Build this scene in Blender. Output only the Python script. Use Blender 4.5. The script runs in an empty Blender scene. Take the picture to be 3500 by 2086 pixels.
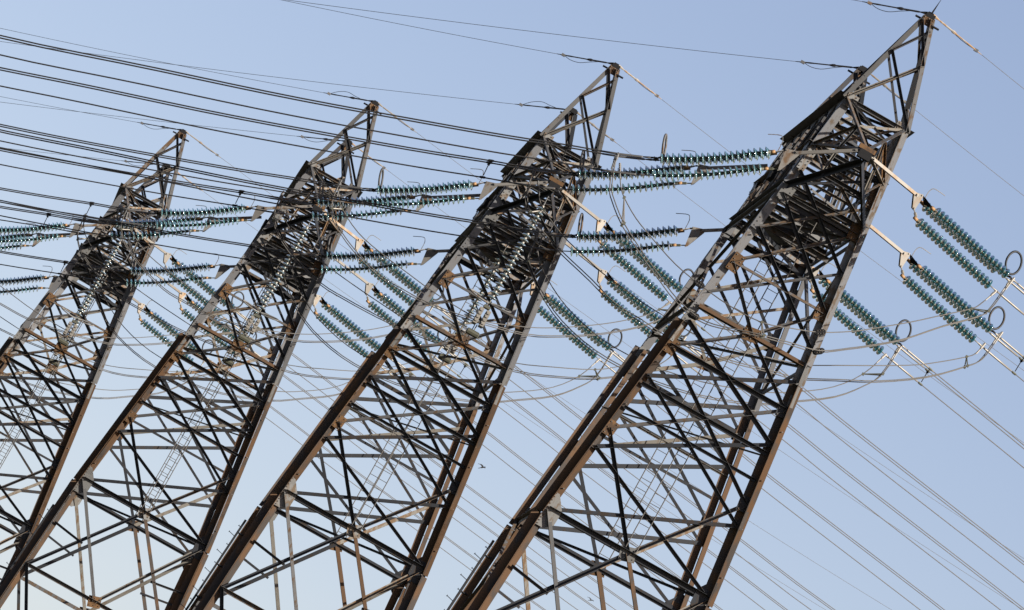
import bpy, math, random
from mathutils import Vector, Matrix
random.seed(7)
R = math.radians
scene = bpy.context.scene
S = 27.0                      # metres per survey unit (all node tables below are in survey units)
GND = -1.6                    # ground level below the camera

# ------------------------------------------------------------------ camera
cd = bpy.data.cameras.new('camera'); cam = bpy.data.objects.new('camera', cd)
scene.collection.objects.link(cam); scene.camera = cam
cd.sensor_width = 36.0; cd.lens = 36.0*21290.0/3500.0
cd.clip_start = 0.5; cd.clip_end = 20000
_r = Vector((0.86904743, -0.12546124, 0.4785562)); _u = Vector((-0.49191315, -0.11607854, 0.8628715)); _f = Vector((0.05270682, 0.98528435, 0.16259379))
cam.matrix_world = Matrix(((_r.x, _u.x, -_f.x, 0), (_r.y, _u.y, -_f.y, 0), (_r.z, _u.z, -_f.z, 0), (0, 0, 0, 1)))

# ------------------------------------------------------------------ world, sun, exposure
SUN_EL = R(25); SUN_AZ = R(-37)          # azimuth measured from +X towards +Y
sun_dir = Vector((math.cos(SUN_EL)*math.cos(SUN_AZ), math.cos(SUN_EL)*math.sin(SUN_AZ), math.sin(SUN_EL)))
world = bpy.data.worlds.new('World'); scene.world = world; world.use_nodes = True
wn = world.node_tree; wn.nodes.clear()
sky = wn.nodes.new('ShaderNodeTexSky'); sky.sky_type = 'NISHITA'; sky.sun_disc = False
sky.sun_elevation = SUN_EL; sky.sun_rotation = math.pi/2 - SUN_AZ
sky.altitude = 0; sky.air_density = 1.0; sky.dust_density = 0.9; sky.ozone_density = 1.6
bg = wn.nodes.new('ShaderNodeBackground'); bg.inputs['Strength'].default_value = 0.0515
wo = wn.nodes.new('ShaderNodeOutputWorld')
tint = wn.nodes.new('ShaderNodeMix'); tint.data_type = 'RGBA'; tint.blend_type = 'MULTIPLY'; tint.inputs[0].default_value = 1.0
tint.inputs[7].default_value = (1.15, 0.965, 0.985, 1)      # white balance of the whole sky
wn.links.new(sky.outputs[0], tint.inputs[6]); wn.links.new(tint.outputs[2], bg.inputs[0]); wn.links.new(bg.outputs[0], wo.inputs[0])
sd = bpy.data.lights.new('sun', 'SUN'); sd.energy = 5.0; sd.angle = R(0.5); sd.color = (1.0, 0.93, 0.82)
sun = bpy.data.objects.new('sun', sd); scene.collection.objects.link(sun)
sun.rotation_euler = (-sun_dir).to_track_quat('-Z', 'Y').to_euler()
scene.view_settings.view_transform = 'Standard'; scene.view_settings.look = 'None'
scene.view_settings.gamma = 1.0; scene.view_settings.exposure = 1.52; scene.view_settings.use_curve_mapping = False
scene.render.resolution_x = 1024; scene.render.resolution_y = 610
scene.cycles.max_bounces = 8; scene.cycles.transmission_bounces = 8; scene.cycles.transparent_max_bounces = 8
scene.cycles.caustics_reflective = False; scene.cycles.caustics_refractive = False

# ------------------------------------------------------------------ materials
def mat(name):
    m = bpy.data.materials.new(name); m.use_nodes = True
    nt = m.node_tree; b = nt.nodes['Principled BSDF']; return m, nt, b
def setv(b, k, v):
    if k in b.inputs: b.inputs[k].default_value = v
def steel(name, ca, cb, cr, rust=0.45, rough=0.55, metal=0.25, scale=1.6, objvar=0.35):
    """weathered galvanised steel: two greys in blotches, rust runs, each bar its own tone"""
    ALB = 0.27
    ca, cb, cr = [tuple(c*ALB for c in q) for q in (ca, cb, cr)]
    m, nt, b = mat(name); N = nt.nodes; Lk = nt.links
    tc = N.new('ShaderNodeTexCoord')
    mp = N.new('ShaderNodeMapping'); mp.inputs['Scale'].default_value = (1, 1, 0.45)
    o0 = N.new('ShaderNodeObjectInfo'); ofs = N.new('ShaderNodeVectorMath'); ofs.operation = 'MULTIPLY_ADD'
    ofs.inputs[1].default_value = (37, 53, 91); Lk.new(o0.outputs['Random'], ofs.inputs[0]); Lk.new(tc.outputs['Object'], ofs.inputs[2])
    Lk.new(ofs.outputs[0], mp.inputs['Vector'])
    n1 = N.new('ShaderNodeTexNoise'); n1.inputs['Scale'].default_value = scale; n1.inputs['Detail'].default_value = 6
    n2 = N.new('ShaderNodeTexNoise'); n2.inputs['Scale'].default_value = scale*5; n2.inputs['Detail'].default_value = 5
    Lk.new(mp.outputs[0], n1.inputs['Vector']); Lk.new(mp.outputs[0], n2.inputs['Vector'])
    oi = N.new('ShaderNodeObjectInfo')
    mx = N.new('ShaderNodeMix'); mx.data_type = 'RGBA'; mx.inputs[6].default_value = (*ca, 1); mx.inputs[7].default_value = (*cb, 1)
    Lk.new(n1.outputs[0], mx.inputs[0])
    rr = N.new('ShaderNodeMapRange'); rr.inputs[1].default_value = 0.62 - 0.3*rust; rr.inputs[2].default_value = 0.72 - 0.2*rust
    ad = N.new('ShaderNodeMath'); ad.operation = 'MULTIPLY_ADD'; ad.inputs[1].default_value = 0.22; 
    Lk.new(oi.outputs['Random'], ad.inputs[0]); 
    av = N.new('ShaderNodeMath'); av.operation = 'ADD'; av.inputs[1].default_value = -0.11
    Lk.new(n2.outputs[0], av.inputs[0]); Lk.new(av.outputs[0], ad.inputs[2]); Lk.new(ad.outputs[0], rr.inputs[0])
    mr = N.new('ShaderNodeMix'); mr.data_type = 'RGBA'; mr.inputs[7].default_value = (*cr, 1)
    Lk.new(rr.outputs[0], mr.inputs[0]); Lk.new(mx.outputs[2], mr.inputs[6])
    hv = N.new('ShaderNodeHueSaturation')
    vr = N.new('ShaderNodeMapRange'); vr.inputs[3].default_value = 1-objvar; vr.inputs[4].default_value = 1+objvar
    Lk.new(oi.outputs['Random'], vr.inputs[0]); Lk.new(vr.outputs[0], hv.inputs['Value']); Lk.new(mr.outputs[2], hv.inputs['Color'])
    Lk.new(hv.outputs[0], b.inputs['Base Color'])
    setv(b, 'Metallic', metal*0.4); setv(b, 'Roughness', rough+.05); setv(b, 'Specular IOR Level', 0.22)
    bp = N.new('ShaderNodeBump'); bp.inputs['Strength'].default_value = 0.15; bp.inputs['Distance'].default_value = 0.01
    Lk.new(n2.outputs[0], bp.inputs['Height']); Lk.new(bp.outputs[0], b.inputs['Normal'])
    return m
M = {}
M['galv'] = steel('galvanised_steel', (0.30, 0.30, 0.31), (0.22, 0.215, 0.21), (0.20, 0.12, 0.065), 0.25)
M['leg_low'] = steel('rusting_leg_steel', (0.30, 0.150, 0.065), (0.18, 0.110, 0.062), (0.13, 0.105, 0.09), 0.5, 0.65, 0.0, 0.5, 0.2)
M['leg_up'] = steel('grey_leg_steel', (0.42, 0.42, 0.44), (0.33, 0.33, 0.345), (0.26, 0.20, 0.15), 0.12, 0.5, 0.3)
M['brace'] = steel('brace_steel', (0.25, 0.25, 0.26), (0.13, 0.128, 0.13), (0.19, 0.125, 0.075), 0.4)
M['brace_sunlit'] = steel('sunlit_brace_steel', (0.42, 0.39, 0.34), (0.33, 0.30, 0.26), (0.28, 0.17, 0.09), 0.4, 0.6, 0.1)  # lighter copy of the brace steel, sunlight put into the colour
M['dark'] = steel('shade_dark_steel', (0.060, 0.066, 0.082), (0.035, 0.038, 0.046), (0.06, 0.042, 0.03), 0.25, 0.5, 0.2)  # dark copy of the same steel, shade on the members put into the colour
M['plate_rust'] = steel('rusty_plate_steel', (0.34, 0.17, 0.06), (0.22, 0.12, 0.05), (0.12, 0.07, 0.04), 0.4, 0.7, 0.05)
M['plate_grey'] = steel('grey_plate_steel', (0.42, 0.42, 0.41), (0.34, 0.335, 0.33), (0.28, 0.21, 0.15), 0.2, 0.5, 0.2)
M['link'] = steel('rust_stained_link_steel', (0.62, 0.58, 0.52), (0.46, 0.40, 0.34), (0.52, 0.33, 0.18), 0.3, 0.55, 0.1, 0.8)
M['link_grey'] = steel('grey_link_steel', (0.46, 0.44, 0.41), (0.36, 0.33, 0.30), (0.26, 0.16, 0.09), 0.3, 0.5, 0.1, 1.0)
M['bolt'] = steel('bolt_steel', (0.35, 0.33, 0.30), (0.25, 0.22, 0.2), (0.2, 0.12, 0.07), 0.3, 0.5, 0.3)
def simple(name, col, rough=0.5, metal=0.0, nscale=6.0, var=0.3):
    m, nt, b = mat(name); N = nt.nodes; Lk = nt.links
    n = N.new('ShaderNodeTexNoise'); n.inputs['Scale'].default_value = nscale; n.inputs['Detail'].default_value = 4
    tc = N.new('ShaderNodeTexCoord'); Lk.new(tc.outputs['Object'], n.inputs['Vector'])
    mx = N.new('ShaderNodeMix'); mx.data_type = 'RGBA'
    mx.inputs[6].default_value = (*[c*(1-var) for c in col], 1); mx.inputs[7].default_value = (*[min(1, c*(1+var)) for c in col], 1)
    Lk.new(n.outputs[0], mx.inputs[0]); Lk.new(mx.outputs[2], b.inputs['Base Color'])
    setv(b, 'Roughness', rough); setv(b, 'Metallic', metal); return m
M['wire'] = simple('weathered_aluminium_wire', (0.055, 0.050, 0.045), 0.7, 0.1)
M['wire_shaded'] = simple('shaded_aluminium_wire', (0.010, 0.009, 0.009), 0.6, 0.2)  # left-going wires: same aluminium, their shaded side put into a darker colour
M['alu'] = simple('aluminium_fitting', (0.15, 0.138, 0.12), 0.5, 0.3)
M['iron'] = simple('cast_iron_cap', (0.05, 0.05, 0.035), 0.55, 0.3)
M['rustcap'] = simple('rusty_cap', (0.20, 0.11, 0.045), 0.7, 0.1)
M['black'] = simple('black_fitting', (0.007, 0.007, 0.008), 0.85, 0.0); setv(M['black'].node_tree.nodes['Principled BSDF'], 'Specular IOR Level', 0.15)
M['bird'] = simple('dark_feathers', (0.02, 0.018, 0.016), 0.8, 0)
def glass(name, col, trans, rough):
    m, nt, b = mat(name); N = nt.nodes; Lk = nt.links
    setv(b, 'Base Color', (*col, 1)); setv(b, 'Roughness', rough); setv(b, 'IOR', 1.5)
    setv(b, 'Transmission Weight', trans); setv(b, 'Coat Weight', 0.15); setv(b, 'Coat Roughness', 0.08)
    n = N.new('ShaderNodeTexNoise'); n.inputs['Scale'].default_value = 14
    tc = N.new('ShaderNodeTexCoord'); Lk.new(tc.outputs['Object'], n.inputs['Vector'])
    mr = N.new('ShaderNodeMapRange'); mr.inputs[3].default_value = rough*0.6; mr.inputs[4].default_value = rough*1.6
    Lk.new(n.outputs[0], mr.inputs[0]); Lk.new(mr.outputs[0], b.inputs['Roughness']); return m
M['glass'] = glass('green_toughened_glass', (0.08, 0.27, 0.29), 0.84, 0.06)
M['glass_clear'] = glass('clear_toughened_glass', (0.36, 0.52, 0.54), 0.88, 0.10)
m, nt, b = mat('dry_ground'); N = nt.nodes; Lk = nt.links
tc = N.new('ShaderNodeTexCoord'); n1 = N.new('ShaderNodeTexNoise'); n1.inputs['Scale'].default_value = 0.05; n1.inputs['Detail'].default_value = 9
Lk.new(tc.outputs['Object'], n1.inputs['Vector']); cr = N.new('ShaderNodeValToRGB')
cr.color_ramp.elements[0].color = (0.025, 0.028, 0.015, 1); cr.color_ramp.elements[1].color = (0.055, 0.052, 0.030, 1)
Lk.new(n1.outputs[0], cr.inputs[0]); Lk.new(cr.outputs[0], b.inputs['Base Color']); setv(b, 'Roughness', 0.95); M['ground'] = m

# ------------------------------------------------------------------ mesh helpers
COL = scene.collection
class MB:
    def __init__(s): s.v = []; s.f = []; s.m = []
    def add(s, vs, fs, mi=0):
        o = len(s.v); s.v += [tuple(v) for v in vs]; s.f += [tuple(i+o for i in f) for f in fs]; s.m += [mi]*len(fs)
    def prism(s, prof, M0, M1, mi=0):
        """closed profile (list of 2D) swept between two frames (origin, U, W)"""
        n = len(prof); vs = []
        for (O, U, W) in (M0, M1): vs += [O + U*a + W*c for a, c in prof]
        fs = [(i, (i+1) % n, n+(i+1) % n, n+i) for i in range(n)] + [tuple(range(n-1, -1, -1)), tuple(range(n, 2*n))]
        s.add(vs, fs, mi)
    def box(s, c, X, Y, Z, mi=0):
        vs = [c + X*a + Y*b_ + Z*d for a in (-1, 1) for b_ in (-1, 1) for d in (-1, 1)]
        s.add(vs, [(0, 1, 3, 2), (4, 6, 7, 5), (0, 4, 5, 1), (2, 3, 7, 6), (0, 2, 6, 4), (1, 5, 7, 3)], mi)
    def tube(s, pts, rad, n=6, mi=0, closed=False):
        pts = [Vector(p) for p in pts]; m_ = len(pts); vs = []; up = None
        for i, p in enumerate(pts):
            if closed: t = pts[(i+1) % m_] - pts[i-1]
            else: t = pts[min(i+1, m_-1)] - pts[max(i-1, 0)]
            t.normalize()
            if up is None:
                up = Vector((0, 0, 1)) if abs(t.z) < 0.9 else Vector((1, 0, 0))
            a = t.cross(up); a.normalize(); b_ = a.cross(t); b_.normalize(); up = b_
            r = rad[i] if isinstance(rad, (list, tuple)) else rad
            for k in range(n):
                an = 2*math.pi*k/n; vs.append(p + a*math.cos(an)*r + b_*math.sin(an)*r)
        fs = []
        for i in range(m_ if closed else m_-1):
            j = (i+1) % m_
            for k in range(n): fs.append((i*n+k, i*n+(k+1) % n, j*n+(k+1) % n, j*n+k))
        if not closed: fs += [tuple(range(n-1, -1, -1)), tuple((m_-1)*n+k for k in range(n))]
        s.add(vs, fs, mi)
    def lathe(s, prof, O, A, n=14, mi=0):
        A = A.normalized(); U = A.orthogonal().normalized(); W = A.cross(U); vs = []
        for r, h in prof:
            for k in range(n):
                an = 2*math.pi*k/n; vs.append(O + A*h + (U*math.cos(an) + W*math.sin(an))*r)
        fs = []
        for i in range(len(prof)-1):
            for k in range(n): fs.append((i*n+k, i*n+(k+1) % n, (i+1)*n+(k+1) % n, (i+1)*n+k))
        s.add(vs, fs, mi)
    def mesh(s, name, mats, smooth=False):
        me = bpy.data.meshes.new(name); me.from_pydata([tuple(v) for v in s.v], [], s.f)
        for m_ in (mats if isinstance(mats, (list, tuple)) else [mats]): me.materials.append(m_)
        me.polygons.foreach_set('material_index', s.m)
        if smooth: me.polygons.foreach_set('use_smooth', [True]*len(me.polygons))
        me.update(); return me
def link(name, me, parent=None):
    o = bpy.data.objects.new(name, me); COL.objects.link(o)
    if parent is not None: o.parent = parent
    return o
def tag(o, label, cat, group=None):
    o['label'] = label; o['category'] = cat
    if group: o['group'] = group
    return o
def V(x, y, z): return Vector((x*S, y*S, z*S))
def curve_fn(tab):
    """smooth z(s) through a table of (s, z)"""
    n = len(tab); sl = []
    for i in range(n):
        a = tab[max(i-1, 0)]; b_ = tab[min(i+1, n-1)]; sl.append((b_[1]-a[1])/(b_[0]-a[0]))
    def f(s):
        i = 0
        while i < n-2 and s > tab[i+1][0]: i += 1
        (x0, y0), (x1, y1) = tab[i], tab[i+1]; h = x1-x0; t = (s-x0)/h
        if t < 0: return y0 + sl[i]*(s-x0)
        if t > 1: return y1 + sl[i+1]*(s-x1)
        return (2*t**3-3*t*t+1)*y0 + (t**3-2*t*t+t)*h*sl[i] + (-2*t**3+3*t*t)*y1 + (t**3-t*t)*h*sl[i+1]
    return f
def smooth_path(pts, sub=4):
    out = []; n = len(pts)
    for i in range(n-1):
        p0, p1, p2, p3 = pts[max(i-1, 0)], pts[i], pts[i+1], pts[min(i+2, n-1)]
        for k in range(sub):
            t = k/sub
            out.append(0.5*((2*p1) + (p2-p0)*t + (2*p0-5*p1+4*p2-p3)*t*t + (3*p1-p0-3*p2+p3)*t**3))
    out.append(pts[-1]); return out

# ------------------------------------------------------------------ setting
mb = MB(); mb.add([(-6000, -3000, GND), (6000, -3000, GND), (6000, 9000, GND), (-6000, 9000, GND)], [(0, 1, 2, 3)])
g = link('ground', mb.mesh('ground', M['ground'])); g['kind'] = 'structure'; g['label'] = 'dark scrubby ground under the pylons'

# ------------------------------------------------------------------ tower geometry (survey units, origin on tower axis at the waist)
def wx(z): return 0.1063 - 0.1250*z if z >= 0 else 0.1063 - 0.075*z
def wy(z): return 0.1114 + 0.1517*z if z >= 0 else 0.1114 - 0.058*z
def nd(sx, sy, z): return V(sx*wx(z), sy*wy(z), z)
Zb = {'A': .434, 'B': .342, 'C': .281, 'D': .226, 'E': .174, 'I': .142, 'F': .1135, 'G': .002,
      'Sm': .467, 'S0': .389, 'S1': .300, 'H0': .260, 'H1': .185, 'H2': .088, 'K': -.15, 'N': -.36, 'Q': -.62, 'T': .562, 'U': .50}
ZBOT = -1.03
def angle_prof(a, b_, t): return [(-a/2, 0), (a/2, 0), (a/2, t), (-a/2+t, t), (-a/2+t, b_), (-a/2, b_)]
tower_parts = []              # (name, mesh)
_cache_n = [0]
def bar(name, p, q, a=0.10, up_heel=True, w=None, m_='brace', inset=0.0, t=0.012, b_=None, sub=None):
    """steel angle from p to q; w = direction of the standing flange; up_heel: heel on the upper side"""
    T_ = (q-p).normalized()
    if w is None: w = Vector((0, -1, 0))
    w = (w - T_*w.dot(T_)).normalized()
    U = w.cross(T_).normalized()
    if abs(U.z) > 0.02: 
        if (U.z > 0) == up_heel: U = -U        # face flange hangs from the heel
    elif (U.x > 0) == up_heel: U = -U
    O = w*inset
    prof = angle_prof(a, b_ or a, t); mb = MB()
    mb.prism(prof, (p+O, U, w), (q+O, U, w)); tower_parts.append((name, mb.mesh(name, M[m_])))
def flat(name, p, q, wd, w, m_='brace', th=0.012, inset=0.0):
    T_ = (q-p).normalized(); w = (w - T_*w.dot(T_)).normalized(); U = w.cross(T_)
    mb = MB(); O = w*inset
    mb.prism([(-wd/2, 0), (wd/2, 0), (wd/2, th), (-wd/2, th)], (p+O, U, w), (q+O, U, w)); tower_parts.append((name, mb.mesh(name, M[m_])))
bolts = MB()
def bolt(p, w, r=0.019, h=0.026):
    w = w.normalized(); bolts.lathe([(r, -0.01), (r, h), (0.002, h+0.002)], p, w, 6)
def plate(pts, w, m_='plate_rust', th=0.014, bo=None, inset=0.045):
    w = w.normalized(); mb = MB(); n = len(pts); vs = [p + w*inset for p in pts] + [p + w*(inset+th) for p in pts]
    mb.add(vs, [tuple(range(n)), tuple(range(2*n-1, n-1, -1))] + [(i, n+i, n+(i+1) % n, (i+1) % n) for i in range(n)])
    tower_parts.append(('gusset_plate', mb.mesh('gusset_plate', M[m_])))
    for b_ in (bo or []): bolt(b_ + w*(inset+th), w)
def rect_plate(c, w, du, dv, along, m_='plate_rust', nb=(3, 2), inset=0.045, cut=0.0):
    """rectangle centred on c, long side du along 'along'"""
    a = (along - w*along.dot(w)).normalized(); b_ = w.cross(a).normalized()
    pts = [c - a*du/2 - b_*dv/2, c + a*du/2 - b_*dv/2, c + a*du/2*(1-cut) + b_*dv/2, c - a*du/2*(1-cut) + b_*dv/2]
    bo = [c + a*du*0.38*(2*i/(nb[0]-1)-1 if nb[0] > 1 else 0) + b_*dv*0.30*(2*j/(nb[1]-1)-1 if nb[1] > 1 else 0) for i in range(nb[0]) for j in range(nb[1])]
    plate(pts, w, m_, bo=bo, inset=inset)

# legs: star section of two angles back to back, open gap between; single heavier angle on the upper left legs
def leg_piece(sx, sy, z0, z1, fl, m_, star=True, gap=0.028, t=0.02):
    p, q = nd(sx, sy, z0), nd(sx, sy, z1); X = Vector((1, 0, 0)); Y = Vector((0, sy, 0))
    h = gap/2; mb = MB(); y = sy
    if star:
        L1 = [(h, h), (h+fl, h), (h+fl, h+t), (h+t, h+t), (h+t, h+fl), (h, h+fl)]
        f2 = fl*(1.55 if m_ == 'leg_low' else 1.28); L2 = [(-a, -b_) for a, b_ in [(h, h), (h+f2, h), (h+f2, h+t), (h+t, h+t), (h+t, h+f2), (h, h+f2)]]
        for P_ in (L1, L2):
            mb.prism([(a, -b_) for a, b_ in P_], (p, X, Y), (q, X, Y))
    else:
        L1 = [(0, 0), (fl, 0), (fl, t), (t, t), (t, fl), (0, fl)]
        mb.prism([(a*(-sx) - fl*0.35*(-sx), -b_) for a, b_ in L1], (p, X, Y), (q, X, Y))
    tower_parts.append(('leg', mb.mesh('leg', M[m_])))
for sx in (-1, 1):
    for sy in (-1, 1):
        leg_piece(sx, sy, ZBOT, -0.006, 0.18, 'leg_low')
        leg_piece(sx, sy, -0.004, 0.258, 0.165, 'leg_low')
        leg_piece(sx, sy, 0.260, 0.562, 0.17 if sx > 0 else 0.27, 'leg_up', star=(sx > 0))
FW = {-1: Vector((0, -1, 0)), 1: Vector((0, 1, 0))}
def face_bar(sy, a, b_, size, m_='brace', name='brace', light=None, inset=None):
    """a, b_ = (side, level) with side -1, 0, 1 on the face sy"""
    def P_(n_):
        z = Zb[n_[1]] if isinstance(n_[1], str) else n_[1]
        return V(n_[0]*(wx(z)-0.0035*abs(n_[0])), sy*wy(z), z)
    p, q = P_(a), P_(b_)
    if p.x > q.x: p, q = q, p
    rising = (q.z-p.z) > 0.12*(q.x-p.x)
    if light is None: light = rising
    if inset is None: inset = 0.03 if rising else 0.06
    mm = m_
    if sy > 0 and m_ in ('brace', 'galv') and (rising or name == 'brace'): mm = 'brace_sunlit'
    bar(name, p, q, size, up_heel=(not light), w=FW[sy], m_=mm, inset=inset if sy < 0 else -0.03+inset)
for sy in (-1, 1):
    fb = lambda *a, **k: face_bar(sy, *a, **k)
    # horizontals
    fb((-1, 'B'), (1, 'B'), .09, name='strut', light=True)
    fb((-1, 'C'), (1, 'C'), .13, 'leg_low', name='strut', light=True)
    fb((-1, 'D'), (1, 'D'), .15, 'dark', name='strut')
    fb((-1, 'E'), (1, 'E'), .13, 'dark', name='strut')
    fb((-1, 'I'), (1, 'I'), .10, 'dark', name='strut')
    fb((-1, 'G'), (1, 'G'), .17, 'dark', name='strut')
    fb((-1, 'K'), (1, 'K'), .15, 'brace', name='strut')
    fb((-1, 'A'), (1, 'A'), .12, 'brace', name='strut')
    fb((-1, 'U'), (1, 'U'), .12, 'brace', name='strut')
    fb((-1, 'T'), (1, 'T'), .12, 'brace', name='strut')
    # first bracing system
    fb((0, 'C'), (-1, 'B'), .10, 'brace'); fb((0, 'C'), (1, 'B'), .12, 'brace', light=True)
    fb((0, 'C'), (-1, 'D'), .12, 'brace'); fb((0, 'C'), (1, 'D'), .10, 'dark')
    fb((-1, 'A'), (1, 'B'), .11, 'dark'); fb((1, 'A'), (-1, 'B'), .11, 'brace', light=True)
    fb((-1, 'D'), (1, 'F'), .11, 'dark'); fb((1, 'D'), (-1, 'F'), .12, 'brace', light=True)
    fb((0, 'G'), (-1, 'F'), .12, 'dark'); fb((0, 'G'), (1, 'F'), .13, 'brace', light=True)
    fb((0, 'G'), (-1, 'K'), .14, 'dark'); fb((0, 'G'), (1, 'K'), .14, 'leg_low', light=True)
    fb((0, 'K'), (-1, 'G'), .13, 'galv', light=True); fb((0, 'K'), (1, 'G'), .14, 'brace_sunlit', light=True)
    fb((-1, 'K'), (0, 'N'), .13, 'dark'); fb((1, 'K'), (0, 'N'), .13, 'brace')
    fb((0, 'N'), (-1, 'Q'), .14); fb((0, 'N'), (1, 'Q'), .14); fb((-1, 'N'), (1, 'N'), .14, name='strut')
    fb((-1, 'Q'), (1, 'Q'), .14, name='strut'); fb((-1, 'Q'), (1, ZBOT), .14); fb((1, 'Q'), (-1, ZBOT), .14)
    # redundants of the panel below the waist
    fb((-1, -.075), (-.52, -.083), .09, 'dark', light=False); fb((1, -.075), (.52, -.083), .09, 'dark', light=False)
    # second bracing system
    fb((-1, 'Sm'), (1, 'S0'), .10, 'dark'); fb((1, 'Sm'), (-1, 'S0'), .09, 'brace')
    fb((-1, 'S0'), (1, 'S1'), .11, 'dark'); fb((1, 'S0'), (-1, 'S1'), .09, 'brace')
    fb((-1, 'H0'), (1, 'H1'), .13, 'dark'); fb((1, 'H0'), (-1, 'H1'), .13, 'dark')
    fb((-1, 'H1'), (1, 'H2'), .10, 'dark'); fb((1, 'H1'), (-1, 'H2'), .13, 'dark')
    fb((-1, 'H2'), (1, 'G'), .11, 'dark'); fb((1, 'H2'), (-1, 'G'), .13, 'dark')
    # plates
    up = Vector((0, 0, 1)); w = FW[sy]
    for sx in (-1, 1):
        ax = (nd(sx, sy, .4)-nd(sx, sy, .3)).normalized()
        rect_plate(V(sx*(wx(.342)-.008), sy*wy(.342), .342), w, .60, .36, ax, 'plate_rust', (4, 2), .08)
        rect_plate(V(sx*(wx(.434)-.007), sy*wy(.434), .437), w, .62, .40, ax, 'plate_rust' if sx > 0 else 'plate_grey', (4, 2), .08, .2)
        rect_plate(V(sx*(wx(.48)-.003), sy*wy(.48), .480), w, .70, .26, ax, 'plate_rust' if sx > 0 else 'plate_grey', (5, 2), .08)
        rect_plate(V(sx*(wx(.226)-.006), sy*wy(.226), .226), w, .50, .34, ax, 'dark' if sx > 0 else 'plate_rust', (3, 2), .08)
        rect_plate(V(sx*(wx(.1135)-.006), sy*wy(.1135), .1135), w, .50, .34, ax, 'dark' if sx > 0 else 'plate_rust', (3, 2), .08)
        rect_plate(V(sx*(wx(.562)-.004), sy*wy(.562), .5615), w, .42, .36, up, 'plate_grey', (3, 2), .08)
        # waist plates
        a0 = V(sx*(wx(.0)+.002), sy*wy(0), -.020); a1 = V(sx*(wx(.0)-.001), sy*wy(0), .024); a2 = V(sx*(wx(0)-.006), sy*wy(0), .024)
        a3 = V(sx*(wx(0)-.019), sy*wy(0), .006); a4 = V(sx*(wx(0)-.018), sy*wy(0), -.012); a5 = V(sx*(wx(0)-.009), sy*wy(0), -.020)
        bo = [a0.lerp(a1, t_) + Vector((-sx*.07, 0, 0)) for t_ in (.05, .14, .23, .32, .45, .55, .65, .75, .85, .95)]
        plate([a0, a1, a2, a3, a4, a5], w, 'plate_grey' if sx < 0 else 'dark', bo=bo, inset=.085)
        # cover plates on the legs
        for zz, mm_, dx in ((.246, 'plate_grey', .002*sx), (.272, 'plate_grey', 0), (.10, 'leg_low', .001), (.40, 'leg_up', 0)):
            rect_plate(V(sx*wx(zz)+dx*0, sy*wy(zz), zz), w, .78, .20, ax, mm_, (5, 1), .018)
    rect_plate(V(0, sy*wy(.281), .281), w, .52, .44, Vector((1, 0, 0.15)), 'plate_rust', (3, 3), .09)
    rect_plate(V(0, sy*wy(0), .001), w, .50, .46, Vector((1, 0, 0.3)), 'plate_grey' if sy < 0 else 'plate_rust', (3, 2), .09)
    rect_plate(V(0, sy*wy(-.15), -.15), w, .52, .46, Vector((1, 0, 0.3)), 'plate_rust', (3, 3), .09)
# side faces
for sx in (-1, 1):
    w = Vector((sx, 0, 0))
    def sb(a, b_, size, m_='brace', name='brace', uh=True, ins=.03):
        za = Zb.get(a[1], a[1]) if isinstance(a[1], str) else a[1]; zb = Zb.get(b_[1], b_[1]) if isinstance(b_[1], str) else b_[1]
        bar(name, nd(sx, a[0], za), nd(sx, b_[0], zb), size, uh, w, m_, ins)
    for L_, sz in (('A', .12), ('C', .12), ('G', .14), ('K', .13), ('Q', .12)): sb((-1, L_), (1, L_), sz, 'brace', 'strut')
    sb((-1, 'A'), (1, 'C'), .09); sb((1, 'A'), (-1, 'C'), .09, ins=.06)
    sb((-1, 'G'), (1, 'K'), .10); sb((1, 'G'), (-1, 'K'), .10, ins=.06)
    sb((-1, 'K'), (1, 'Q'), .12); sb((1, 'K'), (-1, 'Q'), .12, ins=.06)
    sb((-1, 'Q'), (1, ZBOT), .12); sb((1, 'Q'), (-1, ZBOT), .12, ins=.06)
    # crossarm side trusses: deep chords and bays
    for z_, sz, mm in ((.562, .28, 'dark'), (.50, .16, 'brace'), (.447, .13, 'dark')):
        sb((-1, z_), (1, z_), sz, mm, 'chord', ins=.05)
    nb = 7
    for i in range(nb):
        def yp(i, z_): return V(sx*wx(z_), (-1+2*i/nb)*wy(z_), z_)
        for (za, zb) in ((.562, .50), (.50, .447)):
            a_, b_ = (yp(i, za), yp(i+1, zb)) if (i+(za > .52)) % 2 else (yp(i, zb), yp(i+1, za))
            bar('brace', a_, b_, .08, True, w, 'brace' if i % 2 else 'dark', .02)
            if i: bar('brace', yp(i, za), yp(i, zb), .07, True, w, 'brace', .03)
    rect_plate(V(sx*wx(.47), 0, .478), w, .9, .5, Vector((0, 1, 0)), 'dark', (4, 2), .05)
    rect_plate(V(sx*wx(.47), -.17, .495), w, .8, .45, Vector((0, 1, 0)), 'dark', (4, 2), .05)
    rect_plate(V(sx*wx(.47), .17, .495), w, .8, .45, Vector((0, 1, 0)), 'dark', (4, 2), .05)
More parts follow.
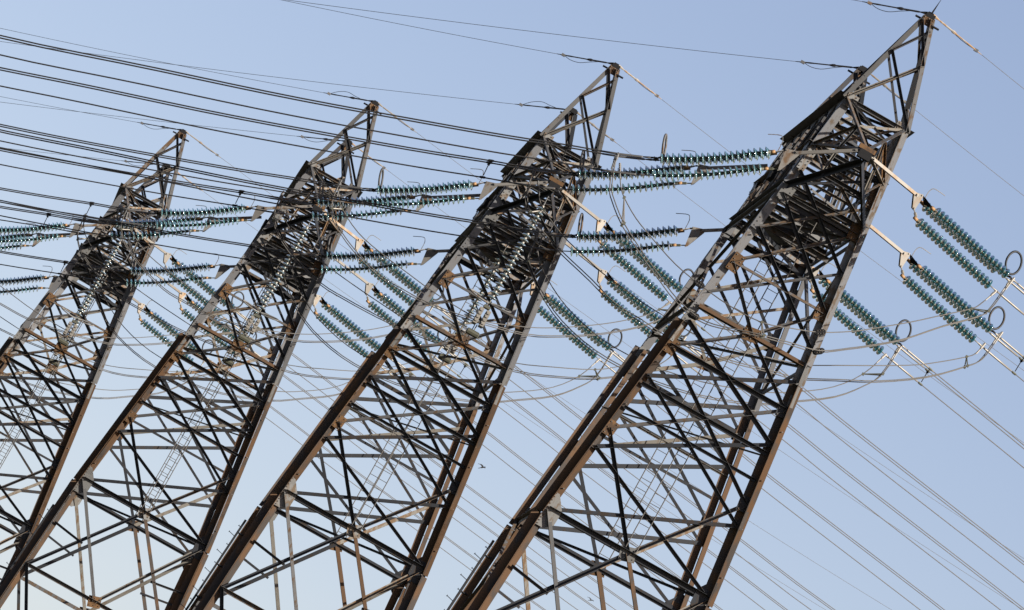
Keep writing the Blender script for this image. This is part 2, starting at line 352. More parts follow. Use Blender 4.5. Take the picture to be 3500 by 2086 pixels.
# horizontal planes of the crossarm
def plan(z_, nb, size, ms, diag=True, ins=0.0):
    for i in range(nb+1):
        y = (-1+2*i/nb)*wy(z_)
        bar('strut', V(-wx(z_), y/1, z_), V(wx(z_), y, z_), size, True, Vector((0, 0, -1)), ms[i % len(ms)], ins)
        if diag and i < nb:
            y2 = (-1+2*(i+1)/nb)*wy(z_); s_ = 1 if i % 2 else -1
            bar('brace', V(-s_*wx(z_), y, z_), V(s_*wx(z_), y2, z_), size*.8, True, Vector((0, 0, -1)), ms[(i+1) % len(ms)], ins+.02)
plan(.562, 8, .10, ['brace_sunlit', 'dark', 'brace'])
plan(.50, 6, .09, ['brace', 'brace_sunlit'], True)
plan(.447, 8, .15, ['dark', 'brace_sunlit', 'dark', 'brace', 'galv'], True)
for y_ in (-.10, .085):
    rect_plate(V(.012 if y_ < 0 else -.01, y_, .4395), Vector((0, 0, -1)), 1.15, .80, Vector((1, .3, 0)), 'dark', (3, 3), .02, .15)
plan(.434, 2, .16, ['dark', 'brace'], True, .05)
plan(.281, 1, .09, ['brace', 'brace_sunlit']); plan(.002, 1, .10, ['brace', 'dark']); plan(.174, 1, .06, ['brace_sunlit'], True)
# pointed ends of the crossarm
for sy in (-1, 1):
    tip = V(0, sy*.300, .500); tipl = V(0, sy*.302, .487)
    for sx in (-1, 1):
        hb = nd(sx, sy, .562); u5 = nd(sx, sy, .50); a4 = nd(sx, sy, .447); w = Vector((sx, sy*.6, 0))
        bar('chord', tip, hb, .13, True, w, 'brace'); bar('chord', tip, u5, .13, False, w, 'brace_sunlit' if sx > 0 else 'brace')
        bar('chord', tipl, a4, .16, True, Vector((0, 0, -1)), 'dark')
        bar('brace', tip.lerp(hb, .45), tip.lerp(u5, .5), .07, True, w, 'brace'); bar('brace', tip.lerp(hb, .45), u5, .09, True, w, 'plate_rust' if sx > 0 else 'brace_sunlit')
        bar('brace', tipl.lerp(a4, .5), tip.lerp(u5, .5), .07, True, w, 'brace_sunlit'); bar('brace', tipl.lerp(a4, .5), u5, .08, True, w, 'brace')
        bar('brace', tip.lerp(hb, .45), nd(-sx, sy, .562), .08, True, Vector((0, 0, 1)), 'brace_sunlit', .01*sx)
    bar('strut', tip.lerp(nd(-1, sy, .562), .45), tip.lerp(nd(1, sy, .562), .45), .08, True, Vector((0, sy, 0)), 'brace_sunlit')
    bar('strut', tipl.lerp(nd(-1, sy, .447), .5), tipl.lerp(nd(1, sy, .447), .5), .12, True, Vector((0, 0, -1)), 'dark')
    fbx = lambda *a, **k: face_bar(sy, *a, **k)
    fbx((-1, 'T'), (1, 'U'), .10, 'dark'); fbx((1, 'T'), (-1, 'U'), .09, 'brace_sunlit')
    fbx((-1, 'U'), (1, .447), .10, 'brace'); fbx((1, 'U'), (-1, .447), .09, 'dark')
    mb = MB(); mb.box(tip+Vector((0, 0, .02)), Vector((.27, 0, 0)), Vector((0, .09, 0)), Vector((0, 0, .07))); tower_parts.append(('tip_block', mb.mesh('tip_block', M['plate_rust'])))
    mb = MB(); mb.box(tip+Vector((0, sy*.10, -.20)), Vector((.20, 0, 0)), Vector((0, .12, 0)), Vector((0, 0, .13))); tower_parts.append(('tip_bracket', mb.mesh('tip_bracket', M['black'])))
# middle phase brackets on both flanks
for sx in (-1, 1):
    mb = MB(); mb.box(V(sx*.052, 0, .484), Vector((.10, 0, 0)), Vector((0, .35, 0)), Vector((0, 0, .16))); tower_parts.append(('side_bracket', mb.mesh('side_bracket', M['black'])))
# earth-wire horns
for sy in (-1, 1):
    zt = .690; TIP = V(0, sy*.2045, zt)
    b0 = {(-1, 0): V(-.0411, sy*.1985, .562), (1, 0): V(.0411, sy*.1985, .562), (-1, 1): V(-.0411, sy*.148, .566), (1, 1): V(.0411, sy*.150, .562)}
    tp = {(a, c): TIP + Vector((a*.12, -sy*c*.14, -.05)) for a in (-1, 1) for c in (0, 1)}
    for c in (0, 1):
        w = Vector((0, sy if c == 0 else -sy, 0))
        for a in (-1, 1):
            bar('horn_leg', b0[a, c], tp[a, c], .15, a < 0, w, 'galv' if c == 0 else 'dark', 0)
        pt = lambda a, t_: tp[a, c].lerp(b0[a, c], t_)
        bar('horn_brace', b0[-1, c], pt(1, .41), .085, False, w, 'brace_sunlit', .01)
        bar('horn_brace', b0[1, c], pt(-1, .42), .085, True, w, 'dark', .03)
        bar('horn_brace', pt(-1, .42), pt(1, .10), .075, False, w, 'brace', .01)
        bar('horn_brace', pt(1, .41), pt(-1, .05), .085, True, w, 'dark', .03)
    for a in (-1, 1):
        w = Vector((a, 0, 0))
        for i, (t0, t1) in enumerate(((1, .75), (.75, .42), (.42, .15))):
            p_, q_ = tp[a, 0].lerp(b0[a, 0], t0), tp[a, 1].lerp(b0[a, 1], t1)
            bar('horn_brace', p_, q_, .06, True, w, 'brace', 0)
    rect_plate(TIP+Vector((0, sy*.0, -.17)), Vector((0, sy, 0)), .36, .30, Vector((1, 0, 0)), 'plate_rust', (3, 3), .03)
    mb = MB(); mb.box(TIP+Vector((0, -sy*.07, .02)), Vector((.15, 0, 0)), Vector((0, .12, 0)), Vector((0, 0, .07)))
    mb.box(TIP+Vector((0, -sy*.07, .11)), Vector((.10, 0, 0)), Vector((0, .05, 0)), Vector((0, 0, .03))); tower_parts.append(('horn_cap', mb.mesh('horn_cap', M['black'])))
    mb = MB(); mb.tube([TIP+Vector((-.42, sy*.05, -.20)), TIP+Vector((-.16, sy*.05, -.20))], .035, 4); mb.tube([TIP+Vector((.42, sy*.05, -.24)), TIP+Vector((.16, sy*.05, -.24))], .035, 4)
    tower_parts.append(('step_bar', mb.mesh('step_bar', M['dark'])))
# step bolts on the legs
def steps(sx, sy, z0, z1, off, side):
    mb = MB(); z = z0; k = 0
    while z < z1:
        p = nd(sx, sy, z) + Vector((off[0], off[1], 0)); dvec = Vector((side, 0, .25)) if k % 2 else Vector((side*.35, 0, .1))
        mb.tube([p, p+dvec*.26], .012, 4); mb.lathe([(.03, 0), (.03, .02), (.001, .02)], p+dvec*.26, dvec, 6); z += .0145; k += 1
    return mb
mb = steps(-1, 1, ZBOT+.06, -.035, (-.36, 0), -1)
mb.tube([nd(-1, 1, ZBOT+.05)+Vector((-.36, 0, 0)), nd(-1, 1, -.03)+Vector((-.36, 0, 0))], .045, 5)
for z_ in [-.05-.05*i for i in range(19)]: mb.tube([nd(-1, 1, z_)+Vector((-.36, 0, 0)), nd(-1, 1, z_)+Vector((-.1, 0, 0))], .03, 4)
tower_parts.append(('climbing_rail', mb.mesh('climbing_rail', M['dark'])))
for z_ in [.03+.058*i for i in range(9)]:
    for sx, sy in ((1, -1), (-1, -1)): 
        bolt(nd(sx, sy, z_)+Vector((.10, sy*.03, 0)), Vector((0, sy, 0)), .024, .03)
bolts_mesh = bolts.mesh('bolts', M['bolt'])

# ladders
rail_me = {}; 
def rail_mesh(y, x, z0, z1):
    mb = MB(); mb.tube([V(x, y, z0), V(x, y, z1)], .017, 4); return mb.mesh('rail', M['wire'])
mb = MB(); mb.tube([Vector((-.18, 0, 0)), Vector((.18, 0, 0))], .011, 4); rung_me = mb.mesh('rung', M['wire'])
LAD = [(-.125, .006, .46), (.1155, .012, .47)]
lad_meshes = [(rail_mesh(y, -.0067, z0, z1), rail_mesh(y, .0067, z0, z1)) for y, z0, z1 in LAD]

TP = [ # origin x, y, z (units) and yaw of the four towers, nearest (right) first
    (0.61994738-0.0018980, 7.02629479-0.0056124, 0.95767047-0.0012327, 0.0067635),
    (0.61994738-0.22890747+0.0018429, 7.02629479+1.12697453+0.0084286, 0.95767047+0.00551528+0.0017295, 0.0019138),
    (0.61994738-2*0.22890747+0.0020081, 7.02629479+2*1.12697453-0.0000202, 0.95767047+2*0.00551528+0.0002379, -0.0021456),
    (0.61994738-3*0.22890747-0.0019530, 7.02629479+3*1.12697453-0.0027961, 0.95767047+3*0.00551528-0.0007348, -0.0065365)]
WHICH = ['rightmost', 'second from right', 'second from left', 'leftmost']
TL = ['steel lattice pylon nearest the camera, rightmost of four, its horn touching the top edge',
      'steel lattice pylon second from the right, with white jumper strings hanging inside its head',
      'steel lattice pylon third from the right, crossed by several dark wires',
      'steel lattice pylon farthest away, leftmost of the four, cut by the left picture edge']
HB_ = 1.0*S            # height of the waist above the foot in the shared meshes
tower_mats = []
for k, (ox, oy, oz, yaw) in enumerate(TP):
    waist = Vector((ox*S, oy*S, oz*S))
    root = bpy.data.objects.new('transmission_tower', None); COL.objects.link(root)
    root.location = (waist.x, waist.y, GND); root.rotation_euler = (0, 0, yaw); root.empty_display_size = 2
    tag(root, TL[k], 'pylon', 'lattice pylons in a row')
    lift = waist.z - GND
    tower_mats.append(Matrix.Translation(waist) @ Matrix.Rotation(yaw, 4, 'Z'))
    for name, me in tower_parts:
        o = link(name, me, root); o.location = (0, 0, lift)
    o = link('bolt', bolts_mesh, root); o.location = (0, 0, lift); o['kind'] = 'stuff'
    for (y, z0, z1), (ra, rb) in zip(LAD, lad_meshes):
        l = bpy.data.objects.new('ladder', None); COL.objects.link(l); l.parent = root; l.location = (0, 0, lift)
        link('rail', ra, l); link('rail', rb, l)
        z = z0+.006
        while z < z1:
            r_ = link('rung', rung_me, l); r_.location = V(0, y, z); z += .0127
print('tower parts', len(tower_parts))

# ------------------------------------------------------------------ insulators, conductors, jumpers (tower-local, survey units)
ZL = curve_fn([(.011, .487), (.067, .4525), (.091, .4395), (.142, .4035), (.193, .374), (.24, .3535), (.265, .345), (.29, .3365), (.35, .3145), (.413, .2925), (.578, .237), (.74, .187), (.89, .1405), (1.5, -.02), (2.2, -.16)])
ZR = curve_fn([(.011, .489), (.0746, .4845), (.0965, .481), (.206, .4690), (.28, .4627), (.376, .4557), (.43, .4517), (.51, .4447), (.81, .4257), (.955, .4160), (1.6, .395), (2.4, .41), (3.1, .45)])
KR = .45
PH = [(-.3066, 0.0, .005), (0.0, .053, .003), (.3066, 0.0, -.006)]     # y of the phase, outward shift of the attachment, height trim
SEP = .0083; DROP = .0207; PITCH = .0065
def line_pt(side, ph, s, dy=0., dz=0.):
    y0, sh, dzp = PH[ph]; k = .1 if side < 0 else KR
    z = (ZL if side < 0 else ZR)(s) + dzp
    return V(side*(s+sh), y0 + k*s + dy, z + dz)
# disc: iron cap + glass shell + pin; axis +Z points to the earthed end
def disc_mesh(name, g_, c_=None):
    mb = MB(); Z = Vector((0, 0, 1)); O = Vector((0, 0, 0))
    mb.lathe([(.001, .105), (.040, .100), (.055, .075), (.062, .01), (.066, 0)], O, Z, 12, 1)
    mb.lathe([(.055, .012), (.10, .0), (.145, -.02), (.170, -.050), (.171, -.062), (.162, -.064), (.140, -.036), (.05, -.022), (.045, -.01)], O, Z, 18, 0)
    mb.lathe([(.034, -.01), (.026, -.085), (.001, -.085)], O, Z, 8, 1)
    return mb.mesh(name, [g_, c_ or M['iron']], True)
disc_me = disc_mesh('insulator_disc', M['glass']); disc_cl = disc_mesh('clear_disc', M['glass_clear'], M['alu'])
mb = MB(); mb.lathe([(.001, .09), (.05, .085), (.055, -.05), (.001, -.05)], Vector(), Vector((0, 0, 1)), 10); cap_me = mb.mesh('end_cap', M['rustcap'], True)
def orient(o, p, d):
    o.location = p; o.rotation_euler = d.to_track_quat('Z', 'Y').to_euler()
class Thing:
    def __init__(s, name, label, cat, group, T_, origin):
        s.r = bpy.data.objects.new(name, None); COL.objects.link(s.r); tag(s.r, label, cat, group)
        s.r.matrix_world = T_ @ Matrix.Translation(origin); s.o = origin
    def part(s, name, mb, m_, smooth=False):
        mb.v = [tuple(Vector(v)-s.o) for v in mb.v]; return link(name, mb.mesh(name, m_, smooth), s.r)
    def inst(s, name, me, p, d):
        o = link(name, me, s.r); orient(o, p-s.o, d); return o
PHN = ['near tip', 'middle', 'far end']; PHA = ['near crossarm tip', 'crossarm middle', 'far crossarm end']; SDN = {-1: 'left', 1: 'right'}
PYN = ['rightmost pylon', 'second pylon from right', 'second pylon from left', 'leftmost pylon']
for k, T_ in enumerate(tower_mats):
    for side in (-1, 1):
        for ph in range(3):
            lp = lambda s, dy=0., dz=0.: line_pt(side, ph, s, dy, dz)
            A0 = lp(.011)
            t = Thing('tension_insulator', f'triple green glass insulators pulling {SDN[side]} from the {PHA[ph]}, {PYN[k]}', 'insulator', 'glass tension insulator sets', T_, A0)
            if side < 0: pin, top, bot = lp(.067), lp(.0775, 0, .003), lp(.0755, 0, -.0205)
            else: pin, top, bot = lp(.0746), lp(.0805, 0, .0035), lp(.0795, 0, -.0135)
            D_ = (pin-A0).normalized(); sidev = D_.cross(Vector((0, 0, 1))).normalized(); upv = sidev.cross(D_)
            mb = MB()
            for q in (-.05, .05): mb.box((A0+pin)/2+sidev*q, D_*((pin-A0).length/2+.05), sidev*.012, upv*.048)
            for e_ in (A0, pin): mb.tube([e_-sidev*.11, e_+sidev*.11], .03, 8)
            t.part('link_strap', mb, M['link'] if side > 0 else M['link_grey'])
            mb = MB(); n_ = sidev*.016
            for q in (-.035, .035):
                tri_ = [pin-D_*.07+upv*.04, top+upv*.05+D_*.03, top-upv*.03+D_*.06, bot+D_*.05-upv*.05, bot-D_*.05-upv*.03, pin-D_*.07-upv*.07]
                vs = [p_+sidev*q-n_*.5 for p_ in tri_]+[p_+sidev*q+n_*.5 for p_ in tri_]
                mb.add(vs, [tuple(range(5, -1, -1)), tuple(range(6, 12))]+[(i, (i+1) % 6, 6+(i+1) % 6, 6+i) for i in range(6)])
            for e_ in (pin, top, bot): mb.tube([e_-sidev*.07, e_+sidev*.07], .025, 8)
            t.part('yoke_plate', mb, M['link'] if side > 0 else M['link_grey'])
            # spreader behind the top corner, dark
            st = (.012 if side > 0 else .004)
            mb = MB(); c0 = top+D_*.12; c1 = lp(.088+st, -SEP, .0) ; c2 = lp(.0885, SEP, 0)
            vs = []
            for q in (-.012, .012): vs += [c0-sidev*.05+upv*q, c0+sidev*.05+upv*q, c2+upv*q, c1+upv*q]
            mb.add(vs, [(3, 2, 1, 0), (4, 5, 6, 7), (0, 1, 5, 4), (1, 2, 6, 5), (2, 3, 7, 6), (3, 0, 4, 7)]); mb.tube([top, c0], .03, 6)
            t.part('spreader_plate', mb, M['black'] if side > 0 else M['galv'])
            mb = MB(); lo = lp(.0905, 0, -DROP); mb.tube([bot, bot.lerp(lo, .35), bot.lerp(lo, .4), bot.lerp(lo, .7), bot.lerp(lo, .75), lo], [.02, .02, .045, .045, .02, .02], 6)
            t.part('shackle', mb, M['iron'] if side < 0 else M['alu'])
            ends = []
            for (dy, dz, off) in ((-SEP, 0, st), (SEP, 0, 0), (0, -DROP, .001)):
                s_ = .0915+off; pts = []
                for i in range(19):
                    p_ = lp(s_, dy, dz); q_ = lp(s_+.001, dy, dz); d_ = (p_-q_).normalized()
                    t.inst('insulator_disc', disc_me, p_, d_)
                    if i == 0: t.inst('end_cap', cap_me, p_+d_*.13, d_)
                    s_ += PITCH*S/((q_-p_).length/.001)
                ends.append((s_, dy, dz))
            # arcing horn (rod) at the earthed end
            h0 = lp(.086, 0, .002); sgn = side
            mb = MB(); mb.tube(smooth_path([h0, h0+Vector((0, 0, .22)), h0+Vector((sgn*.03, 0, .37)), h0+Vector((sgn*.14, 0, .46)), h0+Vector((sgn*.50, .03, .44 if side > 0 else .30))]), .0125, 5)
            t.part('arcing_horn', mb, M['alu'] if side > 0 else M['galv'])
            # live end plate, ring and dead-end clamps
            e1, e2, e3 = [lp(*e_) for e_ in ends]
            mb = MB(); c_ = lp(ends[1][0]+.006, 0, 0)
            mb.tube([e1, lp(ends[0][0]+.006, -SEP, 0)], .03, 6); mb.tube([e2, lp(ends[1][0]+.006, SEP, 0)], .03, 6)
            mb.tube([lp(ends[0][0]+.003, -SEP*1.3, 0), lp(ends[1][0]+.003, SEP*1.3, 0)], .035, 6)
            t.part('live_end_yoke', mb, M['black'])
            mb = MB(); rc = lp(ends[0][0]-.001, -.004, .0165)
            nrm = Vector((.45, -.85, .1)).normalized() if side > 0 else Vector((.93, -.30, .35)).normalized()
            a_ = nrm.cross(Vector((0, 0, 1))).normalized(); b_ = nrm.cross(a_).normalized()
            ra, rb = (.29, .36) if side > 0 else (.26, .34)
            mb.tube([rc + a_*math.cos(an)*ra + b_*math.sin(an)*rb for an in [2*math.pi*i/28 for i in range(28)]], .036, 7, 0, True)
            mb.tube([rc + b_*rb*(1 if b_.z < 0 else -1), lp(ends[0][0], -.002, 0)], .03, 6)
            t.part('corona_ring', mb, M['galv'] if side < 0 else M['dark'], True)
            for (e_, dy, dz) in ends:
                s_ = e_+.004; mb = MB()
                mb.tube([lp(e_-.003, dy, dz), lp(s_, dy, dz), lp(s_+.004, dy, dz), lp(s_+.010, dy, dz)], [.018, .018, .035, .02], 6)
                mb.tube([lp(s_+.010, dy, dz), lp(s_+.012, dy, dz), lp(s_+.035, dy, dz), lp(s_+.054, dy, dz)], [.026, .034, .034, .028], 8)
                t.part('dead_end_clamp', mb, M['alu'] if side > 0 else M['galv'], True)
            # conductors
            for j, (dy, dz, nm) in enumerate(((-SEP, 0, 'nearer upper'), (SEP, 0, 'farther upper'), (0, -DROP, 'lower'))):
                s0 = ends[j][0]+.04; s1 = 2.2 if side < 0 else 3.0; n_ = 46
                pts = [lp(s0+(s1-s0)*(i/n_)**1.4, dy, dz) for i in range(n_+1)]
                mb = MB(); mb.v = []; mb.tube([p_-A0 for p_ in pts], .024 if side < 0 else .0175, 5)
                o = link('conductor', mb.mesh('conductor', M['wire_shaded'] if side < 0 else M['wire'], True))
                o.matrix_world = T_ @ Matrix.Translation(A0)
                tag(o, f'{nm} wire leading {SDN[side]} from the {PHA[ph]}, {PYN[k]}', 'power line', 'conductors of the bundles')
            # bundle spacer
            ss = .29 if side < 0 else .268
            A_, B_, C_ = lp(ss, -SEP), lp(ss, SEP), lp(ss-.001, 0, -DROP); ce = (A_+B_)/2 - Vector((0, 0, .10))
            t2 = Thing('bundle_spacer', f'dark spacer on wires {SDN[side]} of the {PHA[ph]}, {PYN[k]}', 'spacer', 'wire spacers', T_, ce)
            mb = MB()
            for q in (A_, B_, C_): mb.tube([ce, ce.lerp(q, .85)], .016, 5)
            mb.tube([ce+Vector((-.04, 0, 0)), ce+Vector((.04, 0, 0))], .035, 6)
            t2.part('arm', mb, M['black'])
            for q in (A_, B_, C_):
                mb = MB(); dd = (lp(ss+.002)-lp(ss)).normalized(); mb.tube([q-dd*.10, q-dd*.06, q+dd*.06, q+dd*.10], [.025, .040, .040, .025], 7); t2.part('grip', mb, M['black'] if side < 0 else M['iron'])
    # ---------------- jumpers
    J1s = [(-.231, .352), (-.225, .341), (-.218, .33), (-.209, .321), (-.187, .307), (-.161, .296), (-.125, .283), (-.091, .276), (-.05, .271), (-.011, .272), (.02, .283), (.052, .297), (.086, .319), (.108, .337), (.14, .364), (.167, .389), (.193, .413), (.200, .424), (.2085, .445)]
    J1p = [(-.2385, .360), (-.236, .347), (-.227, .323), (-.218, .312), (-.196, .294), (-.16, .274), (-.129, .259), (-.107, .249), (-.080, .242), (-.057, .243), (-.027, .252), (-.003, .259), (.028, .268), (.061, .278), (.09, .299), (.109, .314), (.14, .341), (.173, .378), (.199, .404), (.211, .42), (.216, .45), (.2185, .467)]
    J2s = [(-.284, .346), (-.278, .337), (-.273, .329), (-.262, .320), (-.231, .305), (-.2, .296), (-.168, .288), (-.137, .284), (-.109, .28), (-.069, .279), (-.037, .278), (.0, .283), (.037, .295), (.086, .313), (.121, .33), (.194, .374), (.224, .396), (.253, .421), (.261, .431), (.265, .446)]
    J2p = [(-.2935, .356), (-.292, .345), (-.289, .329), (-.285, .32), (-.275, .309), (-.252, .296), (-.221, .286), (-.176, .274), (-.140, .263), (-.105, .261), (-.072, .259), (-.045, .262), (-.02, .266), (.01, .271), (.057, .286), (.087, .295), (.129, .315), (.172, .339), (.222, .375), (.258, .411), (.270, .427), (.274, .45), (.276, .467)]
    J3p = [(-.2395, .351), (-.236, .34), (-.234, .322), (-.231, .312), (-.224, .305), (-.199, .286), (-.162, .267), (-.109, .255), (-.05, .255), (.02, .268), (.09, .297), (.13, .324), (.174, .357), (.2, .388), (.213, .412), (.2165, .452)]
    J3s = [(-.23, .343), (-.227, .329), (-.218, .318), (-.2, .304), (-.162, .285), (-.109, .272), (-.05, .272), (.02, .286), (.09, .314), (.13, .338), (.167, .367), (.192, .400), (.2055, .436)]
    C1s = [(-.240, .362), (-.236, .350), (-.222, .335), (-.19, .318), (-.153, .309), (-.106, .302), (-.078, .298), (-.044, .295), (-.007, .294), (.008, .296), (.057, .318), (.09, .337), (.13, .365), (.16, .389), (.185, .413), (.198, .43), (.206, .446)]
    C1p = [(-.2415, .366), (-.241, .355), (-.239, .339), (-.234, .328), (-.219, .313), (-.183, .295), (-.138, .282), (-.108, .280), (-.073, .280), (-.039, .284), (-.006, .290), (.008, .293), (.063, .310), (.10, .330), (.14, .357), (.175, .386), (.20, .412), (.213, .437), (.2165, .467)]
    C2s = [(x-(.053 if x < 0 else -.053)*min(1, abs(x)/.12), z) for x, z in C1s]; C2p = [(x-(.053 if x < 0 else -.053)*min(1, abs(x)/.12), z) for x, z in C1p]
    fix = lambda tab: [(x*1.02, z+.034*x) if x > 0 else (x, z) for x, z in tab]
    J1s, J1p, J2s, J2p, J3s, J3p, C1s, C1p, C2s, C2p = map(fix, (J1s, J1p, J2s, J2p, J3s, J3p, C1s, C1p, C2s, C2p))
    sets = [(J1s, J1p), (J2s, J2p), (J3s, J3p)] if k == 0 else [(C1s, C1p), (C2s, C2p), (J3s, J3p)]
    for ph, (js, jp) in enumerate(sets):
        y0, sh, dzp = PH[ph]
        def jy(x): return y0 + (.1*-x if x < 0 else KR*x)
        def jpts(tab, dy):
            return smooth_path([V(x, jy(max(-1, x + (sh if x < -.1 else -sh if x > .1 else 0)) if ph == 1 else x)+dy, z+(0 if ph != 2 else -.0)) for x, z in tab], 3)
        for nm, tab, dy in (('near lower', jp, -SEP), ('far lower', jp, SEP), ('upper', js, 0)):
            pts = jpts(tab, dy); A0 = pts[0]
            mb = MB(); mb.tube([p_-A0 for p_ in pts], .018, 6)
            o = link('jumper_cable', mb.mesh('jumper_cable', M['wire'], True)); o.matrix_world = T_ @ Matrix.Translation(A0)
            tag(o, f'{nm} jumper cable under the {PHA[ph]}, {PYN[k]}', 'jumper cable', 'jumper cables under the crossarms')
            t = Thing('jumper_lug', f'lugs ending {nm} jumper cable, {PHA[ph]}, {PYN[k]}', 'cable lug', 'jumper cable lugs', T_, pts[0])
            for a_, b_ in ((pts[0], pts[2]), (pts[-1], pts[-3])):
                dv = (b_-a_).normalized(); mb = MB(); mb.tube([a_-dv*.02, a_+dv*.20, a_+dv*.24, a_+dv*.45], [.036, .036, .026, .022], 6)
                for q in (.04, .10, .16): mb.tube([a_+dv*q-Vector((.045, .045, 0)), a_+dv*q+Vector((.045, .045, 0))], .016, 5)
                t.part('lug', mb, M['alu'] if b_.x > 0 else M['galv'])
        # jumper spacers: bars between the upper cable and the lower pair
        def at(tab, i, dy): x, z = tab[i]; return V(x, jy((x+(sh if x < -.1 else -sh if x > .1 else 0)) if ph == 1 else x)+dy, z)
        near = lambda tab, x: min(range(len(tab)), key=lambda i: abs(tab[i][0]-x))
        xs = [-.2-sh, .2+sh] + ([-.01] if k == 0 and ph == 0 else [])
        for x_ in xs:
            if x_ < -.1: ia, ib = near(js, js[0][0]+.021), 4 if len(jp) > 20 else 3
            elif x_ > .1: ia, ib = near(js, .197+sh if ph == 1 and k == 0 else .197), near(jp, .212+sh if ph == 1 and k == 0 else .212)
            else: ia, ib = near(js, x_), near(jp, x_)
            a_, b1, b2 = at(js, ia, 0), at(jp, ib, -SEP), at(jp, ib, SEP)
            where = 'at left' if x_ < -.1 else ('at right' if x_ > .1 else 'at mid loop')
            t = Thing('jumper_spacer', f'bar spacer on jumper cables {where}, {PHA[ph]}, {PYN[k]}', 'spacer', 'jumper spacers', T_, (a_+b1)/2)
            mb = MB(); mb.tube([a_, b1], .02, 5); mb.tube([a_, b2], .02, 5); mb.tube([b1, b2], .02, 5)
            t.part('bar', mb, M['alu'] if x_ < 0 else M['iron'])
            mb = MB()
            for q in (a_, b1, b2): mb.box(q, Vector((.04, 0, 0)), Vector((0, .035, 0)), Vector((0, 0, .045)))
            t.part('grip', mb, M['iron'])
    # black jumper weights of the near phase on the closest pylon
    if k == 0:
        for tab, i_, dy, nm in ((J1s, 7, 0, 'upper jumper cable left of the front leg'), (J1p, 8, 1, 'lower jumper pair left of the front leg'), (J1s, 11, 0, 'upper jumper cable by the right leg'), (J1p, 13, 1, 'lower jumper pair by the right leg')):
            x, z = tab[i_]; p_ = V(x, PH[0][0]+(.1*-x if x < 0 else KR*x), z); x2, z2 = tab[i_+1]; dv = V(x2-x, 0, z2-z).normalized(); wv = Vector((0, 1, 0)).cross(dv)
            t = Thing('jumper_weight', f'black clamp weight on the {nm}, rightmost pylon', 'cable weight', 'black clamp weights', T_, p_)
            mb = MB(); r_ = .13; d_ = .14 if dy else .08; oc = [(.10, .055), (.055, .10)]
            prof = [(-.16, -.04), (-.10, -.085), (.10, -.085), (.16, -.04), (.16, .04), (.10, .085), (-.10, .085), (-.16, .04)]
            mb.prism(prof, (p_-Vector((0, d_, 0)), dv, wv), (p_+Vector((0, d_, 0)), dv, wv)); t.part('body', mb, M['black'])
            mb = MB()
            for a_ in (-.08, .0, .08):
                for c_ in (-.04, .04): mb.lathe([(.014, 0), (.014, .03), (.001, .03)], p_-Vector((0, d_-.002, 0))+dv*a_+wv*c_, Vector((0, -1, 0)), 6)
            o = t.part('bolt', mb, M['bolt'])
    # jumper suspension strings (clear glass) on the other pylons
    else:
        for ph in (0, 1):
            y0 = PH[ph][0]; top = V(0, y0, .478)
            t = Thing('suspension_insulator', f'pale glass string hanging under the {PHA[ph]}, {PYN[k]}', 'insulator', 'pale jumper suspension strings', T_, top)
            mb = MB(); mb.tube([top, top-Vector((0, 0, .42))], .018, 6); mb.tube([top-Vector((0, 0, .30)), top-Vector((.45, 0, .34)), top-Vector((.62, 0, .42)), top-Vector((.66, 0, 1.0))] if False else [top-Vector((0, 0, .25)), top-Vector((0, 0, .35))], .03, 6); t.part('hanger_rod', mb, M['galv'])
            hs = top-Vector((0, 0, .32)); mb = MB(); mb.tube(smooth_path([hs, hs+Vector((.35, -.1, .10)), hs+Vector((.55, -.1, .02)), hs+Vector((.60, -.1, -.15)), hs+Vector((.62, -.1, -.75))]), .012, 5); t.part('arcing_horn', mb, M['galv'])
            z_ = .4605
            for i in range(21): t.inst('insulator_disc', disc_cl, V(0, y0, z_), Vector((0, 0, 1))); z_ -= .0066
            mb = MB(); mb.tube([V(0, y0, .326), V(0, y0, .312)], .025, 6); mb.box(V(0, y0, .3125), Vector((.12, 0, 0)), Vector((0, .16, 0)), Vector((0, 0, .05))); t.part('bottom_yoke', mb, M['iron'])
            for sg in (-1, 1):
                mb = MB(); c_ = V(0, y0, .319)+Vector((sg*.42, 0, .05)); a_ = Vector((1, 0, sg*.12)).normalized(); b_ = Vector((0, .9, .43)).normalized()
                mb.tube([c_+a_*math.cos(an)*.38+b_*math.sin(an)*.14 for an in [2*math.pi*i/24 for i in range(24)]], .03, 7, 0, True); mb.tube([V(0, y0, .3125), c_-a_*sg*.38], .02, 5)
                t.part('corona_ring', mb, M['plate_grey'], True)
            for dx in (-.13, .13):
                mb = MB(); mb.box(V(0, y0, .2975)+Vector((dx, 0, 0)), Vector((.075, 0, 0)), Vector((0, .26, 0)), Vector((0, 0, .30)))
                for a_ in (-.2, -.07, .07, .2): mb.box(V(0, y0, .2975)+Vector((dx, -.28, a_)), Vector((.05, 0, 0)), Vector((0, .025, 0)), Vector((0, 0, .03)))
                t.part('clamp_plate', mb, M['alu'])
            mb = MB(); mb.tube([V(0, y0, .287), V(0, y0, .275)], .02, 5); mb.tube([V(-.009, y0, .2745), V(-.0078, y0, .2745), V(.0078, y0, .2745), V(.009, y0, .2745)], [.05, .115, .115, .05], 9); t.part('counterweight', mb, M['iron'])
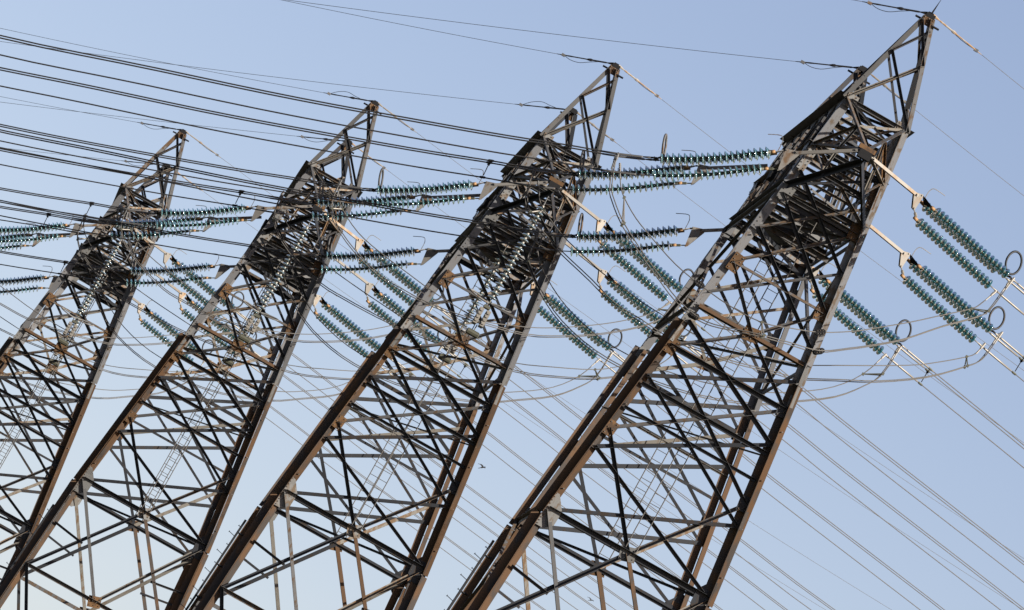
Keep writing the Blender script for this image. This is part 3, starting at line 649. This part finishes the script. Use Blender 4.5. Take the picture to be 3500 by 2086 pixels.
    # ---------------- earth wires
    for sy, nm in ((-1, 'near'), (1, 'far')):
        for side in (-1, 1):
            y0 = sy*.2045; sl = (.345 if sy < 0 else .43) if side < 0 else .055
            def ep(s, dz=0.): 
                k_ = .1 if side < 0 else KR
                return V(side*s, y0+k_*s, .6935 - sl*s + ((.045 if sy < 0 else .03)*s*s if side < 0 else .03*s*s) + dz)
            A0 = ep(.004); n_ = 40; s1 = 2.0 if side < 0 else 3.0
            mb = MB(); mb.tube([ep(.07+(s1-.07)*(i/n_)**1.4)-A0 for i in range(n_+1)], .0085, 5)
            o = link('earth_wire', mb.mesh('earth_wire', M['wire_shaded'] if side < 0 else M['wire'], True)); o.matrix_world = T_ @ Matrix.Translation(A0)
            tag(o, f'thin earth wire leading {SDN[side]} from {nm} horn, {PYN[k]}', 'earth wire', 'thin earth wires')
            t = Thing('earth_wire_clamp', f'earth wire clamp {SDN[side]} of the {nm} horn tip, {PYN[k]}', 'clamp', 'earth wire clamps', T_, A0)
            mb = MB(); mb.tube([ep(.002), ep(.006), ep(.012), ep(.014), ep(.030), ep(.032), ep(.034), ep(.038), ep(.054), ep(.058), ep(.075)], [.05, .05, .02, .03, .03, .05, .05, .022, .022, .028, .012], 6)
            t.part('clamp_body', mb, M['black'] if side < 0 else M['link'])
            mb = MB(); hs_ = -1 if (k+(sy > 0)) % 3 != 2 or side > 0 else 1.2; q_ = 1 if side < 0 else .25
            mb.tube(smooth_path([ep(.020), ep(.032, .003*hs_*q_), ep(.044, .0065*hs_*q_), ep(.056, .005*hs_*q_), ep(.066, .0)], 5), .011, 5); t.part('bonding_loop', mb, M['dark'])
            mb = MB(); q = ep(.067); mb.box(q, Vector((.07, 0, 0)), Vector((0, .03, 0)), Vector((0, 0, .045))); t.part('parallel_clamp', mb, M['galv'])
    # near horn: lightning spike on the closest pylon, stockbridge-type beads on its right wire
    if k == 0:
        mb = MB(); a_ = V(0, -.2045, .695); t = Thing('horn_spike', 'thin dark spike standing on the near horn tip of the rightmost pylon', 'spike', None, T_, a_)
        mb.tube([a_, a_+Vector((.05, 0, .55))], [.03, .003], 5); t.part('spike', mb, M['black'])

# ------------------------------------------------------------------ birds
def bird(loc, span, roll, yaw_, label):
    rt = bpy.data.objects.new('bird', None); COL.objects.link(rt); rt.location = loc; rt.rotation_euler = (roll, 0.2, yaw_); tag(rt, label, 'bird', 'swifts in flight')
    mb = MB(); mb.lathe([(.001, span*.22), (span*.03, span*.17), (span*.05, span*.06), (span*.045, -span*.08), (span*.02, -span*.18), (span*.001, -span*.24)], Vector(), Vector((0, 1, 0)), 8)
    link('body', mb.mesh('bird_body', M['bird'], True), rt)
    for sg in (-1, 1):
        mb = MB(); pts = [(0, .06), (.15, .10), (.32, .05), (.5, -.10), (.34, -.02), (.16, -.02), (0, -.06)]
        zf = lambda x: .10*math.sin(x*4.0)
        vs = [Vector((sg*x*span, y*span, zf(x)*span+.012*span)) for x, y in pts]+[Vector((sg*x*span, y*span, zf(x)*span-.012*span)) for x, y in pts]
        fs = [(0, 1, 5, 6), (1, 2, 4, 5), (2, 3, 4), (7, 13, 12, 8), (8, 12, 11, 9), (9, 11, 10)]+[(i, (i+1) % 7, 7+(i+1) % 7, 7+i) for i in range(7)]
        mb.add(vs, fs); link('wing', mb.mesh('bird_wing', M['bird']), rt)
    mb = MB(); mb.box(Vector((0, -span*.26, 0)), Vector((span*.035, 0, 0)), Vector((0, span*.06, 0)), Vector((0, 0, span*.006))); link('tail', mb.mesh('bird_tail', M['bird']), rt)
def ray(px, py, dist): return (_f + _r*((px-1750)/21290.0) + _u*(-(py-1043)/21290.0))*dist
bird(ray(1650, 1598, 170), .42, R(40), R(-60), 'small dark swift flying between the third and second pylons from the left')
bird(ray(2020, 2052, 175), .32, R(30), R(-50), 'small dark swift low in the frame inside the lattice of the rightmost pylon')
